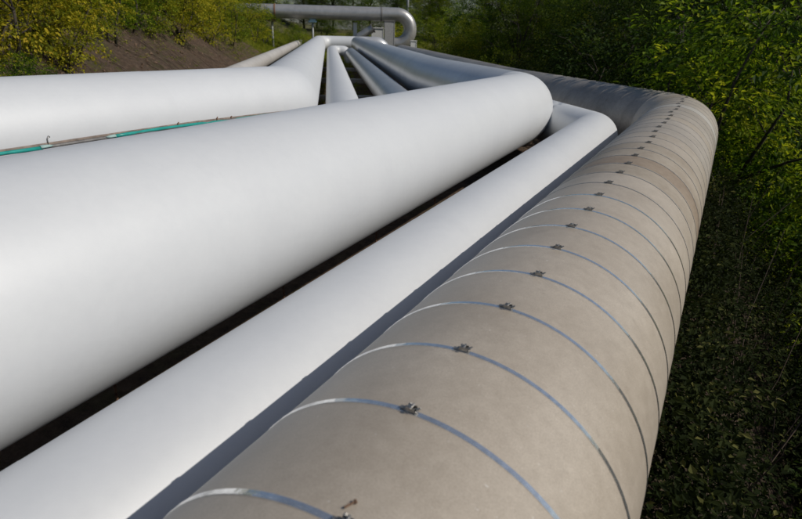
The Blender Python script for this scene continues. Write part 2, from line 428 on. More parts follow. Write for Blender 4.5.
PB = pipe('silver_pipe', 'slim pale pipe second from left among those running into the distance', [st, e, far_pt('B', 45), lm(1.45, 45, e.z), lm(1.45, 45, -1.5)], [.7, .62, .5], r,
          sheet_cuts(2.0, .9, m_near=12), M['white'], 56, .0022)
st, e, t, r = near_run('C')
PC = pipe('silver_pipe', 'slim shiny grey pipe in the middle of those running into the distance', [st, e, far_pt('C', 41), lm(1.75, 41.6, e.z - .2), lm(1.8, 41.7, -1.5)], [.7, .3, .3], r,
          sheet_cuts(2.0, 1.2, m_near=12), M['grey'], 56, .0016)
st, e, t, r = near_run('P0')
P0 = pipe('pale_pipe', 'slim pale dusty pipe at foot of the bank, left of thick white pipe', [st, e, far_pt('P0', 72), far_pt('P0', 72) + Vector((0, 0, -3))], [.8, .5], r,
          sheet_cuts(2.0, 1.1, m_near=14), M['dusty'], 48, .002)

# tan pipe: short courses, each joint under a steel strap with a buckle
st, e, tT, r = near_run('T'); SP = .306; T0 = 1.0100 + 7.0
Tpts = [st, e, far_pt('T', 14) + N2 * .12, far_pt('T', 35), far_pt('T', 35) + Vector((0, 0, -3.2))]
tpath = Path(Tpts, [1.1, 12, .75]); arc0, arc1 = tpath.arcs[0]
hoops = [T0 + SP * k - (.035 if k == -1 else 0) for k in range(-5, 400) if T0 + SP * k < arc1 + 3.4]
def tan_cuts(path):
    cs = [0.0, 1.5, 3.0, 4.5, 5.6] + hoops; a = hoops[-1]; end = path.arcs[2][0] - .05
    k = round((end - a) / .62); cs += [a + (end - a) * (j + 1) / k for j in range(k)]
    return cs + [path.arcs[2][1] + .05, path.L]
def tan_mat(i, s, p):
    k = (s - T0) / SP
    if s > arc1 - .05: return M['old']
    if k > 15 and int(k) % 4 != 2: return M['tan_grey']
    if 9.6 < k < 10.9: return M['tan_brown']
    if 9.1 < k < 13.1: return M['tan_mid']
    if 13.6 < k < 14.4: return M['tan_pale']
    if k > 18 and int(k) % 3 == 1: return M['old'] if s > arc0 + .1 else M['tan_pale']
    return M['tan']
TP, Troot, adoptT = pipe('tan_pipe', 'thick tan insulated pipe with steel straps and buckles, nearest on the right', Tpts, [1.1, 12, .75], r, tan_cuts, tan_mat, 120, .0012, .06)
rngb = random.Random(11)
def buckle_mesh():
    b = MB()                               # local: x across the pipe (tangent), y along the pipe, z outward
    b.box((0, 0, .006), (.060, .026, .009), bev=.002)
    b.box((-.004, 0, .016), (.026, .022, .014), bev=.003)
    for yy in (-.0125, .0125): b.box((.002, yy, .0125), (.040, .003, .019))
    b.tube([Vector((.004, -.019, .021)), Vector((.004, .019, .021))], .0055, 10)
    b.tube([Vector((.018, 0, .012)), Vector((.034, .002, .020)), Vector((.042, .003, .027))], [.006, .005, .003], 8)
    b.box((-.034, 0, .0035), (.030, .021, .005), bev=.0015)
    b.tube([Vector((-.012, .016, .014)), Vector((-.012, .024, .015))], .007, 6)
    return mesh('buckle', b.V, b.F, False)
bme = buckle_mesh(); bme.materials.append(M['buckle'])
for i, q in enumerate(hoops):
    p, t, u, w = TP.frame(q); far = q > arc1
    phi = math.radians(2.2 + rngb.uniform(-1.6, 1.8) + (8 * max(0, (q - arc0) / (arc1 - arc0)) if q > arc0 else 0))
    if abs(q - (T0 - SP)) < .05: phi = math.radians(6.5)
    wd = (.0120 if q < T0 + SP * 7.5 else .008) if not far else .012
    V, Fc = TP.hoop(q, r + .0012, wd, .0018)
    if q < 12:                             # the second turn of the strap shows as a thin loose edge beside it
        V2, F2 = TP.hoop(q - .0085, r + .0012, .0045, .0018, phi - 1.6, phi + 1.9, 70)
        k0 = len(V); V = V + V2; Fc = Fc + [tuple(x + k0 for x in f) for f in F2]
    band = adoptT(obj('strap', mesh('strap', V, Fc, False), M['steel'] if q < T0 + SP * 7.5 else (M['strap_dull'] if not far else M['old'])))
    d = u * math.cos(phi) + w * math.sin(phi); tg = -u * math.sin(phi) + w * math.cos(phi); tg = tg
    tilt = rngb.uniform(-.15, .15)
    bo = bpy.data.objects.new('buckle', bme)
    X = (tg * math.cos(tilt) + t * math.sin(tilt)); Y = d.cross(X)
    s_ = .56 if q < arc0 else .5
    Mw = Matrix(((X.x, Y.x, d.x, 0), (X.y, Y.y, d.y, 0), (X.z, Y.z, d.z, 0), (0, 0, 0, 1)))
    bo.matrix_world = Matrix.Translation(p + d * (r + .0035)) @ Mw @ Matrix.Scale(s_, 4)
    link(bo); bo.parent = band; bo.matrix_parent_inverse = Matrix.Translation(-Vector(Tpts[0])).inverted() @ Matrix.Translation(-Vector(Tpts[0]))
bpy.context.view_layer.update()
for o in [o for o in bpy.data.objects if o.name.startswith('buckle')]:
    o.matrix_parent_inverse = o.parent.matrix_world.inverted()

# two rusty nails lying by the nearest buckle
nb = MB(); nb.tube([Vector((0, 0, 0)), Vector((.022, .004, 0))], .0022, 6); nb.tube([Vector((.022, .004, 0)), Vector((.025, .0045, 0))], .0045, 6)
p, t, u, w = TP.frame(T0 - SP - .005)
no = nb.build('rusty_nail', M['rust']); no.location = p + u * (r + .0028) + w * .035; no.rotation_euler = (0, 0, .5)
tag(no, 'tiny rusty nail lying on tan pipe beside the nearest buckle', 'nail')

# ---------------------------------------------------------------- small service line behind the thick white pipe, teal wrapping torn open
azP2 = AZ1 - .03086; uP2 = U(azP2)
def strip_pt(tt):
    n = NL(azP2) * -2.95; z = np.interp(tt, [-4, 1.81, 2.06, 2.42, 3.17, 4.08, 5.5, 9], [-.585, -.602, -.605, -.609, -.620, -.652, -.72, -.9])
    q = n + uP2 * tt; return Vector((q.x, q.y, z + H))
root = empty('service_line', strip_pt(-4)); tag(root, 'thin grey service line with torn teal wrapping behind thick white pipe', 'cable')
inv = Matrix.Translation(-strip_pt(-4))
def ad(o, par=root): o.parent = par; o.matrix_parent_inverse = inv; return o
ts = [-4, 0, 1.2, 1.6, 1.81, 2.06, 2.42, 2.8, 3.17, 3.6, 4.08, 4.6, 5.5, 7, 9]
b = MB(); b.tube([strip_pt(x) for x in ts], .0085, 12); ad(b.build('conduit', M['rail'], smooth=True))
def wrap(a, bb, torn_a, torn_b):
    q = list(np.linspace(a, bb, 60)); R = [.0100 + .0010 * math.sin(x * 23) for x in q]
    b = MB(); b.tube([strip_pt(x) + Vector((0, 0, .0035 * math.sin(x * 5.1) + .001)) for x in q], R, 14); ad(b.build('teal_wrap', M['teal'], smooth=True))
    for tt, sg in ((a, -1), (bb, 1)):
        if not (torn_a if sg < 0 else torn_b): continue
        V = []; Fc = []
        for k in range(9):                 # a curled pale flap running to a point
            ang = -.6 + k * .28; x0 = tt - sg * .012; x1 = tt + sg * (.06 - abs(k - 6) * .012)
            for x in (x0, x1):
                c = strip_pt(x); V.append(c + Vector((0, 0, math.cos(ang) * .0125)) + NL(azP2) * math.sin(ang) * .0125)
        for k in range(8): Fc.append((2 * k, 2 * k + 1, 2 * k + 3, 2 * k + 2))
        me = mesh('torn_edge', V, Fc); o = obj('torn_edge', me, M['teal_edge']); md = o.modifiers.new('thickness', 'SOLIDIFY'); md.thickness = .0015; ad(o)
wrap(-4, 2.02, False, True); wrap(2.46, 7.5, True, False)
b = MB()
for i in range(len(ts) - 1):
    a0, a1 = strip_pt(ts[i]), strip_pt(ts[i + 1]); off = NL(azP2) * -.024 + Vector((0, 0, .0095))
    b.tube([a0 + off, a1 + off], .0075, 6)
ad(b.build('rusty_batten', M['batten']))
for tt in (0.4, 2.2, 4.0, 5.8, 7.6):       # thin stakes carrying the line, hidden behind the thick pipe
    b = MB(); c = strip_pt(tt); gz = float(ground_z(c.x, c.y)); b.tube([Vector((c.x, c.y, gz - .2)), c + Vector((0, 0, -.015))], .009, 8); ad(b.build('stake', M['rust']))
hp = strip_pt(2.07) + NL(azP2) * -.02
b = MB(); b.tube([hp, hp + Vector((0, 0, .034)), hp + Vector((.002, .0, .045)) + uP2 * .004, hp + Vector((0, 0, .049)) + uP2 * .010, hp + Vector((0, 0, .043)) + uP2 * .017], [.0042, .004, .0038, .0036, .003], 8)
ad(b.build('hook', M['buckle'], smooth=True))
for tt, hh in ((2.98, .016), (3.35, .018), (3.5, .012)):
    c = strip_pt(tt) + NL(azP2) * -.02; b = MB(); b.tube([c, c + Vector((.004, 0, .018)), c + Vector((.010, .004, hh + .010))], [.006, .005, .004], 7); ad(b.build('wire_tie', M['rust'], smooth=True))

# ---------------------------------------------------------------- low concrete sleepers that carry the bundle
def sleeper(c, length, az, label):
    root = empty('pipe_support', c); tag(root, label, 'support', 'concrete sleepers under the pipes')
    gz = min(float(ground_z(c.x + NL(az).x * s * length / 2, c.y + NL(az).y * s * length / 2)) for s in (-1, 0, 1))
    Rm = Matrix.Rotation(-az, 3, 'Z')
    b = MB(); b.box((0, 0, BASE - .06 - .09), (length, .30, .18), Rm, .02); o = b.build('beam', M['concrete'], root); o.location = (0, 0, -c.z)
    for s in (-.38, 0, .38):
        b = MB(); q = NL(az) * s * length; h = BASE - .24 - gz + .3
        b.box((q.x, q.y, gz - .3 + h / 2), (.35, .35, h), Rm, .02); o = b.build('pier', M['concrete'], root); o.location = (0, 0, -c.z)
    return root
for k, m in enumerate((12.6, 18.5, 25, 32)):
    c = lm(.8, m, 0); sleeper(Vector((c.x, c.y, 0)), 7.6, AZ2, ['nearest', 'second nearest', 'third nearest', 'farthest'][k] + ' low concrete sleeper crossing under the receding pipes')
for k, t_ in enumerate((-5.0,)):
    q = NL(AZ1) * -4.1 + U(AZ1) * t_; sleeper(Vector((q.x, q.y, 0)), 7.0, AZ1, ['low concrete sleeper under the near pipes toward the left edge', 'low concrete sleeper under the near pipes before their bend'][k])

# ---------------------------------------------------------------- overhead pipe crossing at the far end, with its U-bend
ME = 60.0; ZE = H + 1.35; RE = .60
ov = [lm(-12, ME, ZE + .02), lm(7.7, ME, ZE), lm(7.7, ME, ZE - 2.6), lm(5.0, ME + .2, ZE - 2.6), lm(5.0, ME + .2, -2)]
OP, Oroot, adO = pipe('overhead_pipe', 'grey weathered pipe crossing overhead at far end, curling down in a U-bend', ov, [1.299, 1.299, .7], RE,
                      sheet_cuts(2.6, 2.6), lambda i, s, p: M['over'], 64, .004, .12)
for l in (-4.75, 4.95):
    V, Fc = OP.hoop(l + 12, RE + .004, .16, .03, n=48); adO(obj('collar', mesh('collar', V, Fc, False), M['rust'] if l < 0 else M['rail']))
def pipe_post(l, label, ztop, w=.20, saddle=True):
    c = lm(l, ME, 0); gz = float(ground_z(c.x, c.y)); root = empty('pipe_post', (c.x, c.y, gz)); tag(root, label, 'post')
    h = ztop - gz; b = MB(); b.tube([Vector((0, 0, -.3)), Vector((0, 0, h - .28))], w / 2, 14); b.build('column', M['post'], root, True)
    Rm = Matrix.Rotation(-AZ2, 3, 'Z')
    b = MB(); b.box((0, 0, h - .20), (.75, .5, .16), Rm, .02); b.box((0, 0, h - .06), (.55, .4, .14), Rm, .03); b.build('saddle', M['saddle'] if saddle else M['rust'], root)
    b = MB(); b.box((0, 0, .04), (.5, .5, .16), Rm, .02); b.build('footing', M['concrete'], root)
pipe_post(-1.37, 'slim grey post with pale blue saddle under the overhead pipe', ZE - RE + .01, .17)
pipe_post(-5.05, 'rusty-topped grey post at left end of the overhead pipe by the bank', ZE - RE + .01, .2, False)
def block(name, l, m, size, z0, mat, label, cat, extra=None):
    c = lm(l, m, 0); gz = float(ground_z(c.x, c.y)); root = empty(name, (c.x, c.y, gz)); tag(root, label, cat)
    Rm = Matrix.Rotation(-AZ2, 3, 'Z'); h = size[2]
    b = MB(); b.box((0, 0, z0 - gz + h / 2), size, Rm, .03); b.build('body', mat, root)
    return root, Rm, gz
rp, Rm, gz = block('concrete_pier', 5.62, 58.7, (.95, .34, 3.6), -.6, M['concrete'], 'flat grey concrete pier standing in front of the overhead U-bend', 'pier')
b = MB(); b.box((0, 0, 3.05 - gz), (1.05, .40, .10), Rm, .02); b.build('cap', M['rail'], rp)
rp, Rm, gz = block('white_post', 7.72, 57.6, (.55, .4, 2.4), -1.0, M['whitewash'], 'short whitewashed concrete post below the overhead U-bend', 'post')
b = MB(); b.box((0, 0, 1.42 - gz), (.63, .48, .08), Rm, .02); b.build('cap', M['whitewash'], rp)
rp, Rm, gz = block('white_post', 2.55, 60.6, (.34, .3, 3.4), -.6, M['whitewash'], 'thin white post behind the bends of the receding pipes', 'post')
b = MB(); b.box((0, 0, 2.83 - gz), (.42, .38, .07), Rm, .02); b.build('cap', M['whitewash'], rp)
rp, Rm, gz = block('white_cabinet', 4.75, 62.0, (1.15, .8, 2.9), -.5, M['whitewash'], 'white box cabinet beside the grey concrete pier under overhead pipe', 'cabinet')
b = MB(); b.box((0, 0, 2.44 - gz), (1.27, .92, .09), Rm, .02); b.build('lid', M['whitewash'], rp)
q0, q1, q2, q3 = lm(2.2, 59.6, .2), lm(2.75, 59.6, H - .75), lm(4.15, 59.4, H + .12), lm(4.5, 59.4, H + .3)
SPp, sroot, adS = pipe('pipe_stub', 'short slanted grey pipe stub with open end beneath the overhead pipe', [q0, q1, q2], [.5], .36, sheet_cuts(1.2, 1.2), M['over'], 40, .003, .1)
V, Fc = SPp.hoop(SPp.L - .02, .36, .12, .07, n=40); adS(obj('flange', mesh('flange', V, Fc, False), M['rail']))

# lamp pole behind the U-bend
c = lm(9.4, 76, 0); gz = float(ground_z(c.x, c.y)); root = empty('lamp_pole', (c.x, c.y, gz)); tag(root, 'pale grey pole rising behind the overhead U-bend', 'pole')
b = MB(); b.tube([Vector((0, 0, -.3)), Vector((0, 0, 8.5))], [.17, .12], 14); b.build('shaft', M['post'], root, True)
b = MB(); b.tube([Vector((0, 0, 8.4)), Vector((0, 0, 8.9)), Vector((-.5, 0, 9.2)), Vector((-1.4, 0, 9.3))], .05, 8); b.box((-1.7, 0, 9.28), (.7, .26, .12), None, .03); b.build('lamp_arm', M['post'], root)

# pale rocks dumped beyond the bends
def rock_mesh(seed, sx, sy, sz):
    r = np.random.default_rng(seed); V = []; Fc = []; nr, ns = 7, 11
    for i in range(nr + 1):
        a = math.pi * i / nr
        for k in range(ns):
            p = 2 * math.pi * k / ns; d = 1 + r.uniform(-.2, .2)
            V.append(Vector((math.sin(a) * math.cos(p) * sx * d, math.sin(a) * math.sin(p) * sy * d, math.cos(a) * sz * (1 + r.uniform(-.12, .12)))))
    for i in range(nr):
        for k in range(ns): Fc.append((i * ns + k, (i + 1) * ns + k, (i + 1) * ns + (k + 1) % ns, i * ns + (k + 1) % ns))
    return mesh('rock', V, Fc, False)
for i, (l, m, s, lb) in enumerate([(9.2, 61, .75, 'largest pale rock to the right of the overhead U-bend'), (10.4, 62.5, .55, 'smaller pale rock right of the largest rock by the U-bend'),
                                   (1.4, 66, .6, 'pale rock under the middle of the overhead pipe'), (2.0, 65.5, .45, 'small pale rock beside another rock under overhead pipe'),
                                   (-4.4, 55, .3, 'small pinkish stone at foot of the bank near the left post')]):
    c = lm(l, m, 0); gz = float(ground_z(c.x, c.y)); o = obj('rock', rock_mesh(40 + i, s * 1.2, s, s * .8), M['rock'], None, (c.x, c.y, gz + s * .45)); tag(o, lb, 'rock')

# ---------------------------------------------------------------- foliage
def leaves(P, D, Nn, L, Wd, tint):        # pointed leaves folded along the midrib: 4 vertices, 2 triangles each
    D = D / np.linalg.norm(D, axis=1, keepdims=True); Sx = np.cross(D, Nn); Sx /= np.linalg.norm(Sx, axis=1, keepdims=True) + 1e-9
    Nn = np.cross(Sx, D)
    L = L[:, None]; Wd = Wd[:, None]
    v0 = P; v2 = P + D * L - Nn * L * .12
    v1 = P + D * L * .45 + Sx * Wd * .5 + Nn * Wd * .16; v3 = P + D * L * .45 - Sx * Wd * .5 + Nn * Wd * .16
    V = np.stack([v0, v1, v2, v3], 1).reshape(-1, 3); k = np.arange(len(P)) * 4
    Fq = np.concatenate([np.stack([k, k + 1, k + 2], 1), np.stack([k, k + 2, k + 3], 1)])
    return V, Fq, np.repeat(tint, 4)
def sprays(rng, tips, out, per, reach, leaf, droop=.15, aspect=.55, tint_clump=.5):
    n = len(tips); out = out / (np.linalg.norm(out, axis=1, keepdims=True) + 1e-9)
    out = out + np.stack([rng.normal(0, .35, n), rng.normal(0, .35, n), rng.normal(.05, .25, n)], 1); out /= np.linalg.norm(out, axis=1, keepdims=True)
    side = np.cross(out, np.array([0, 0, 1.0])) + rng.normal(0, .15, (n, 3)); side /= np.linalg.norm(side, axis=1, keepdims=True)
    upv = np.cross(side, out)
    T = np.repeat(np.arange(n), per); m = len(T)
    a = rng.uniform(-.3, 1, m); bq = rng.normal(0, .42, m) * (1.05 - .5 * np.clip(a, 0, 1)); cq = rng.normal(0, .10, m)
    P = tips[T] + (out[T] * a[:, None] + side[T] * bq[:, None] + upv[T] * cq[:, None]) * reach
    P[:, 2] -= droop * reach * (np.clip(a, 0, 1) ** 2)
    D = out[T] * .7 + side[T] * np.sign(bq)[:, None] * rng.uniform(.2, .9, m)[:, None] + rng.normal(0, .3, (m, 3)); D[:, 2] -= .25
    Nn = upv[T] * 1.0 + np.array([0, 0, .6]) + rng.normal(0, .42, (m, 3))
    tint = np.clip(tint_clump * rng.uniform(0, 1, n)[T] + (1 - tint_clump) * rng.uniform(0, 1, m), 0, 1)
    L = leaf * rng.uniform(.6, 1.25, m)
    return leaves(P, D, Nn, L, L * aspect * rng.uniform(.8, 1.2, m), tint)
def crown_template(seed, lobes, tips_per_m2, per, reach, leaf, aspect=.55, inner=.5):
    rng = np.random.default_rng(seed); TP_, OD = [], []
    for (c, rad) in lobes:
        c = np.array(c); rad = np.array(rad); area = 4 * math.pi * (np.prod(rad) ** (2 / 3)); n = max(6, int(area * tips_per_m2))
        d = rng.normal(0, 1, (n, 3)); d /= np.linalg.norm(d, axis=1, keepdims=True)
        rr = rng.uniform(inner, 1.0, n) ** .6
        lump = 1 + .18 * np.sin(d[:, 0] * 5 + seed) * np.sin(d[:, 1] * 4 + 2 * seed) + .12 * rng.normal(0, 1, n)
        TP_.append(c + d * rad * (rr * lump)[:, None]); OD.append(d * np.array([1, 1, .7]))
    return sprays(rng, np.concatenate(TP_), np.concatenate(OD), per, reach, leaf, .15, aspect, .72)
def trunk_template(seed, lobes, h0, r0, stems=1, spread=0.0):
    rng = random.Random(seed); b = MB()
    bases = [Vector((0, 0, -.4))] if stems == 1 else [Vector((rng.uniform(-.25, .25), rng.uniform(-.25, .25), -.3)) for _ in range(stems)]
    tops = []
    for i, bs in enumerate(bases):
        tp = Vector((rng.uniform(-spread, spread), rng.uniform(-spread, spread), h0)); tops.append(tp)
        md = bs.lerp(tp, .5) + Vector((rng.uniform(-.12, .12), rng.uniform(-.12, .12), 0))
        b.tube([bs, md, tp], [r0, r0 * .8, r0 * .6], 9)
    for (c, rad) in lobes:
        tp = min(tops, key=lambda q: (q - Vector(c)).length); c = Vector(c)
        st = tp if c.z > tp.z else Vector((tp.x * .8, tp.y * .8, max(.3, c.z - .5)))
        md = st.lerp(c, .55) + Vector((rng.uniform(-.2, .2), rng.uniform(-.2, .2), rng.uniform(0, .25)))
        b.tube([st, md, c], [r0 * .5, r0 * .32, r0 * .16], 7)
        for _ in range(5):
            d = Vector((rng.gauss(0, 1), rng.gauss(0, 1), rng.gauss(.2, .7))).normalized(); e = c + Vector((d.x * rad[0], d.y * rad[1], d.z * rad[2])) * .9
            b.tube([md.lerp(c, .7), c.lerp(e, .5) + Vector((0, 0, .08)), e], [r0 * .14, r0 * .09, r0 * .04], 5)
    return mesh('trunk', b.V, b.F, True)
def lobes_tree(seed, h, rad, n, zlo):
    rng = random.Random(seed); out = []
    for i in range(n):
        f = i / max(1, n - 1); z = zlo + (h - zlo) * f; w = rad * (math.sin(math.pi * (.18 + .72 * f))) ** .7
        a = i * 2.4 + rng.uniform(-.5, .5); d = w * rng.uniform(.35, .75); s = rad * rng.uniform(.36, .56)
        out.append(((math.cos(a) * d, math.sin(a) * d, z), (s, s, s * rng.uniform(.6, .85))))
    return out
TEMPL = {}
def make_templ(key, seed, h, rad, n, zlo, tips, per, reach, leaf, h0, r0, stems=1, spread=0.0, aspect=.55):
    lb = lobes_tree(seed, h, rad, n, zlo); V, Fq, tn = crown_template(seed, lb, tips, per, reach, leaf, aspect)
    cm = npmesh('crown', V, Fq, False, tn); tm = trunk_template(seed, lb, h0, r0, stems, spread); tm.materials.append(M['bark']); TEMPL[key] = (cm, tm, {})
def plant(key, mat, loc, scale, rz, name, label, cat, group=None, tilt=0.0):
    cm, tm, cache = TEMPL[key]
    if mat not in cache:
        c2 = cm if not cache else cm.copy(); c2.materials.clear(); c2.materials.append(M[mat]); cache[mat] = c2
    root = empty(name, loc); root.rotation_euler = (tilt, 0, rz); root.scale = (scale, scale, scale); tag(root, label, cat, group)
    link(bpy.data.objects.new('trunk', tm), root); link(bpy.data.objects.new('crown', cache[mat]), root); return root
make_templ('wood0', 1, 6.8, 2.7, 15, 1.0, 4.6, 44, .50, .082, 3.2, .12)
make_templ('wood1', 2, 6.2, 2.9, 14, .8, 4.6, 44, .52, .085, 2.8, .12)
make_templ('wood2', 3, 7.4, 2.5, 16, 1.2, 4.6, 44, .48, .078, 3.6, .13)
make_templ('edge0', 4, 3.2, 1.5, 10, .5, 3.6, 64, .60, .094, 1.2, .05, 3, .5, .5)
make_templ('edge1', 5, 2.8, 1.7, 10, .4, 3.6, 64, .60, .09, 1.0, .05, 3, .6, .5)
make_templ('shrub0', 6, 2.5, 1.25, 9, .35, 17, 18, .24, .062, .8, .035, 5, .6, .6)
make_templ('shrub1', 7, 2.1, 1.4, 9, .3, 17, 18, .25, .066, .7, .035, 5, .7, .6)
make_templ('shrub2', 8, 2.9, 1.2, 10, .4, 17, 18, .24, .06, 1.0, .04, 4, .5, .6)
def at(l, m): q = N2 * l + U2 * m; return q.x, q.y
def on_ground(x, y, d=0.0): return (x, y, float(ground_z(x, y)) + d)
rg = random.Random(5)

# the dark wood on the right, falling away below the tan pipe
WOODL = 'tall dark leafy tree of the shaded wood right of tan pipe'; WOODG = 'trees of the dark wood on the right'
wood = []
for i in range(7):
    for j in range(5):
        m = 9 + i * 5.0 + rg.uniform(-1.5, 1.5); l = 9.6 + j * 4.4 + (i % 2) * 1.8 + rg.uniform(-1.0, 1.0) + max(0, 14 - m) * .55
        wood.append((l, m))
for k, (l, m) in enumerate(wood):
    x, y = at(l, m); s = rg.uniform(.85, 1.2) * (1 + .1 * (l > 14))
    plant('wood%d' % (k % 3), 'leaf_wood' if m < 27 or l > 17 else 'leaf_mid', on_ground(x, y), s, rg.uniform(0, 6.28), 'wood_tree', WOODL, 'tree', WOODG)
for k, (dr, t_, s_) in enumerate([(5.2, -5.5, .76), (5.0, -2.4, .78), (5.1, .2, .80), (5.0, 2.8, .80), (7.2, -4.0, .95), (7.3, -.8, .95), (7.2, 2.2, .95), (7.5, 5.2, .95), (9.4, 1.0, 1.15), (9.6, 6.5, 1.15), (10.5, 12.5, .9), (9.4, -5.0, 1.15)]):  # trees mostly out of view, added to shade the slope undergrowth
    q = NL(AZ1) * (-.49 + dr) + U(AZ1) * t_; x, y = q.x, q.y
    plant('wood%d' % (k % 3), 'leaf_wood', on_ground(x, y), s_, rg.uniform(0, 6.28), 'wood_tree', WOODL, 'tree', WOODG)
for k, (dr, t_, s_) in enumerate([(2.6, 1.2, .75), (3.2, 2.6, .8), (2.5, 4.0, .75), (3.4, 5.2, .85), (2.6, 6.4, .8), (4.4, 3.8, .95), (4.6, 1.4, .95), (4.8, 6.6, 1.0)]):
    q = NL(AZ1) * (-.49 + dr) + U(AZ1) * t_; x, y = q.x, q.y
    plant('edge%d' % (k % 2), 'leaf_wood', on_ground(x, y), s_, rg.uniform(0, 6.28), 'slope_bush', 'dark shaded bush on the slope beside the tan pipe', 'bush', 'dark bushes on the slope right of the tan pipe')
for (key, dr, t_, s_, lb) in [('edge1', 3.3, 8.2, 1.05, 'sunlit green bush low on the slope just right of tan bend'), ('edge0', 3.0, 10.6, 1.15, 'leafy green bush close behind the outer side of tan bend')]:
    q = NL(AZ1) * (-.49 + dr) + U(AZ1) * t_
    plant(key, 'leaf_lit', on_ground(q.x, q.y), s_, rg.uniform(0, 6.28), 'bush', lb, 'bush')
for (key, mat, l, m, s, dz, lb) in [
    ('edge0', 'leaf_lit', 6.6, 9.4, 1.35, .2, 'bright green leafy bush overhanging slope right of the tan bend'),
    ('edge1', 'leaf_lit', 8.4, 12.4, 1.6, .3, 'sunlit green bush higher up behind the tan bend'),
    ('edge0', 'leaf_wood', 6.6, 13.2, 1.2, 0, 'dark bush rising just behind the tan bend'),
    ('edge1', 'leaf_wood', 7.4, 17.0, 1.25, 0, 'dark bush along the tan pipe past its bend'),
    ('edge0', 'leaf_olive', 6.9, 27.0, .8, 0, 'small yellow-green bush peeping over the far tan pipe'),
    ('edge1', 'leaf_olive', 7.6, 36.0, .95, 0, 'olive bush beyond far end of tan pipe, left of dark wood'),
    ('edge0', 'leaf_lit', 9.2, 43.0, 1.2, 0, 'green bush right of the pale rocks at far end')]:
    x, y = at(l, m); plant(key, mat, on_ground(x, y, dz), s, rg.uniform(0, 6.28), 'bush', lb, 'bush')

# shrubs on the left bank
def bank_at(px, dl):                        # walk out along a horizontal bearing until dl metres up the bank
    az = math.atan((px - 401) / 642.0); q = 3.0
    while q < 200:
        x, y = math.sin(az) * q, math.cos(az) * q
        if min(left_of(x, y, p0s, AZ1), left_of(x, y, p0e, AZ2)) >= dl: return x, y
        q += .1
    return x, y
bank = [('shrub1', 'leaf_yellow', -20, 2.9, 1.15, 'yellowing shrub on the bank at the very left edge'),
        ('shrub0', 'leaf_yellow', 32, 3.3, 1.25, 'big bright yellow-green shrub overhanging the bank at left'),
        ('shrub2', 'leaf_yellow', 78, 3.6, 1.15, 'tall yellow shrub right of the biggest yellow shrub'),
        ('shrub1', 'leaf_lit', 118, 3.6, 1.05, 'fresh green shrub at brink of the bare earth bank'),
        ('shrub0', 'leaf_olive', 158, 4.6, 1.1, 'olive shrub set back in the dark gap of the bank hedge'),
        ('shrub2', 'leaf_olive', 188, 3.7, 1.25, 'tall olive shrub on bank right of the dark gap'),
        ('shrub0', 'leaf_yellow', 212, 3.4, 1.2, 'yellow-green shrub above the middle of the bank'),
        ('shrub1', 'leaf_olive', 229, 3.0, 1.25, 'olive shrub low on the bank before the overhead pipe'),
        ('shrub2', 'leaf_yellow', 246, 2.9, 1.3, 'yellow-green shrub near left end of the overhead pipe'),
        ('shrub0', 'leaf_lit', 258, 2.6, 1.2, 'green shrub covering the left end of overhead pipe'),
        ('shrub0', 'leaf_yellow', 55, 2.6, .95, 'low yellow shrub in front of the tall yellow one'),
        ('shrub2', 'leaf_lit', 98, 3.1, 1.0, 'green and yellow shrub between the tall yellow and the fresh green shrubs'),
        ('shrub1', 'leaf_olive', 140, 3.5, 1.15, 'olive shrub just right of the fresh green shrub'),
        ('shrub0', 'leaf_yellow', 172, 3.0, 1.2, 'yellow-green shrub at the bank top left of the tall olive shrub'),
        ('shrub1', 'leaf_yellow', 200, 2.7, 1.25, 'broad yellow-green shrub low above the brown bank'),
        ('shrub2', 'leaf_olive', 221, 2.5, 1.1, 'slender olive shrub low above the slim dusty pipe'),
        ('shrub1', 'leaf_lit', 8, 1.7, .5, 'low green plant at foot of the bank, left edge')]
for (key, mat, px, dl, s, lb) in bank:
    x, y = bank_at(px, dl); plant(key, mat, on_ground(x, y), s, rg.uniform(0, 6.28), 'shrub', lb, 'shrub', None, rg.uniform(-.1, .1))
for k in range(22):
    x, y = bank_at(-60 + k * 15.5 + rg.uniform(-4, 4), 5.2 + rg.uniform(0, 1.6) + (k % 2) * 1.2)
    plant('shrub%d' % (k % 3), ['leaf_yellow', 'leaf_olive', 'leaf_olive'][k % 3], on_ground(x, y), rg.uniform(1.4, 1.8), rg.uniform(0, 6.28), 'shrub', 'tall shrub of the back row on top of the earth bank', 'shrub', 'back row of shrubs on the bank')
# trees closing the far end
for k, (l, m, s, mat) in enumerate([(-16, 66, 1.2, 'leaf_olive'), (-11, 72, 1.25, 'leaf_olive'), (-7, 78, 1.1, 'leaf_lit'), (-3, 84, 1.2, 'leaf_mid'), (0.6, 80, 1.0, 'leaf_mid'), (3.4, 86, 1.05, 'leaf_mid'),
                                    (9.3, 88, 1.0, 'leaf_mid'), (13, 82, 1.2, 'leaf_olive'), (13.5, 76, .8, 'leaf_lit'), (19, 78, 1.25, 'leaf_lit'), (22, 66, 1.1, 'leaf_lit'), (26, 72, 1.3, 'leaf_mid'), (20, 56, 1.0, 'leaf_lit'), (25, 60, 1.4, 'leaf_mid'), (-1.5, 92, 1.3, 'leaf_mid'), (6.2, 95, 1.0, 'leaf_olive'), (-9, 90, 1.4, 'leaf_mid'), (-20, 80, 1.4, 'leaf_olive'), (16, 92, 1.4, 'leaf_mid'), (11, 97, 1.3, 'leaf_mid')]):
    x, y = at(l, m); plant('wood%d' % (k % 3), mat, on_ground(x, y), s, rg.uniform(0, 6.28), 'far_tree', 'leafy tree of the row closing the view beyond overhead pipe', 'tree', 'trees beyond the overhead pipe')

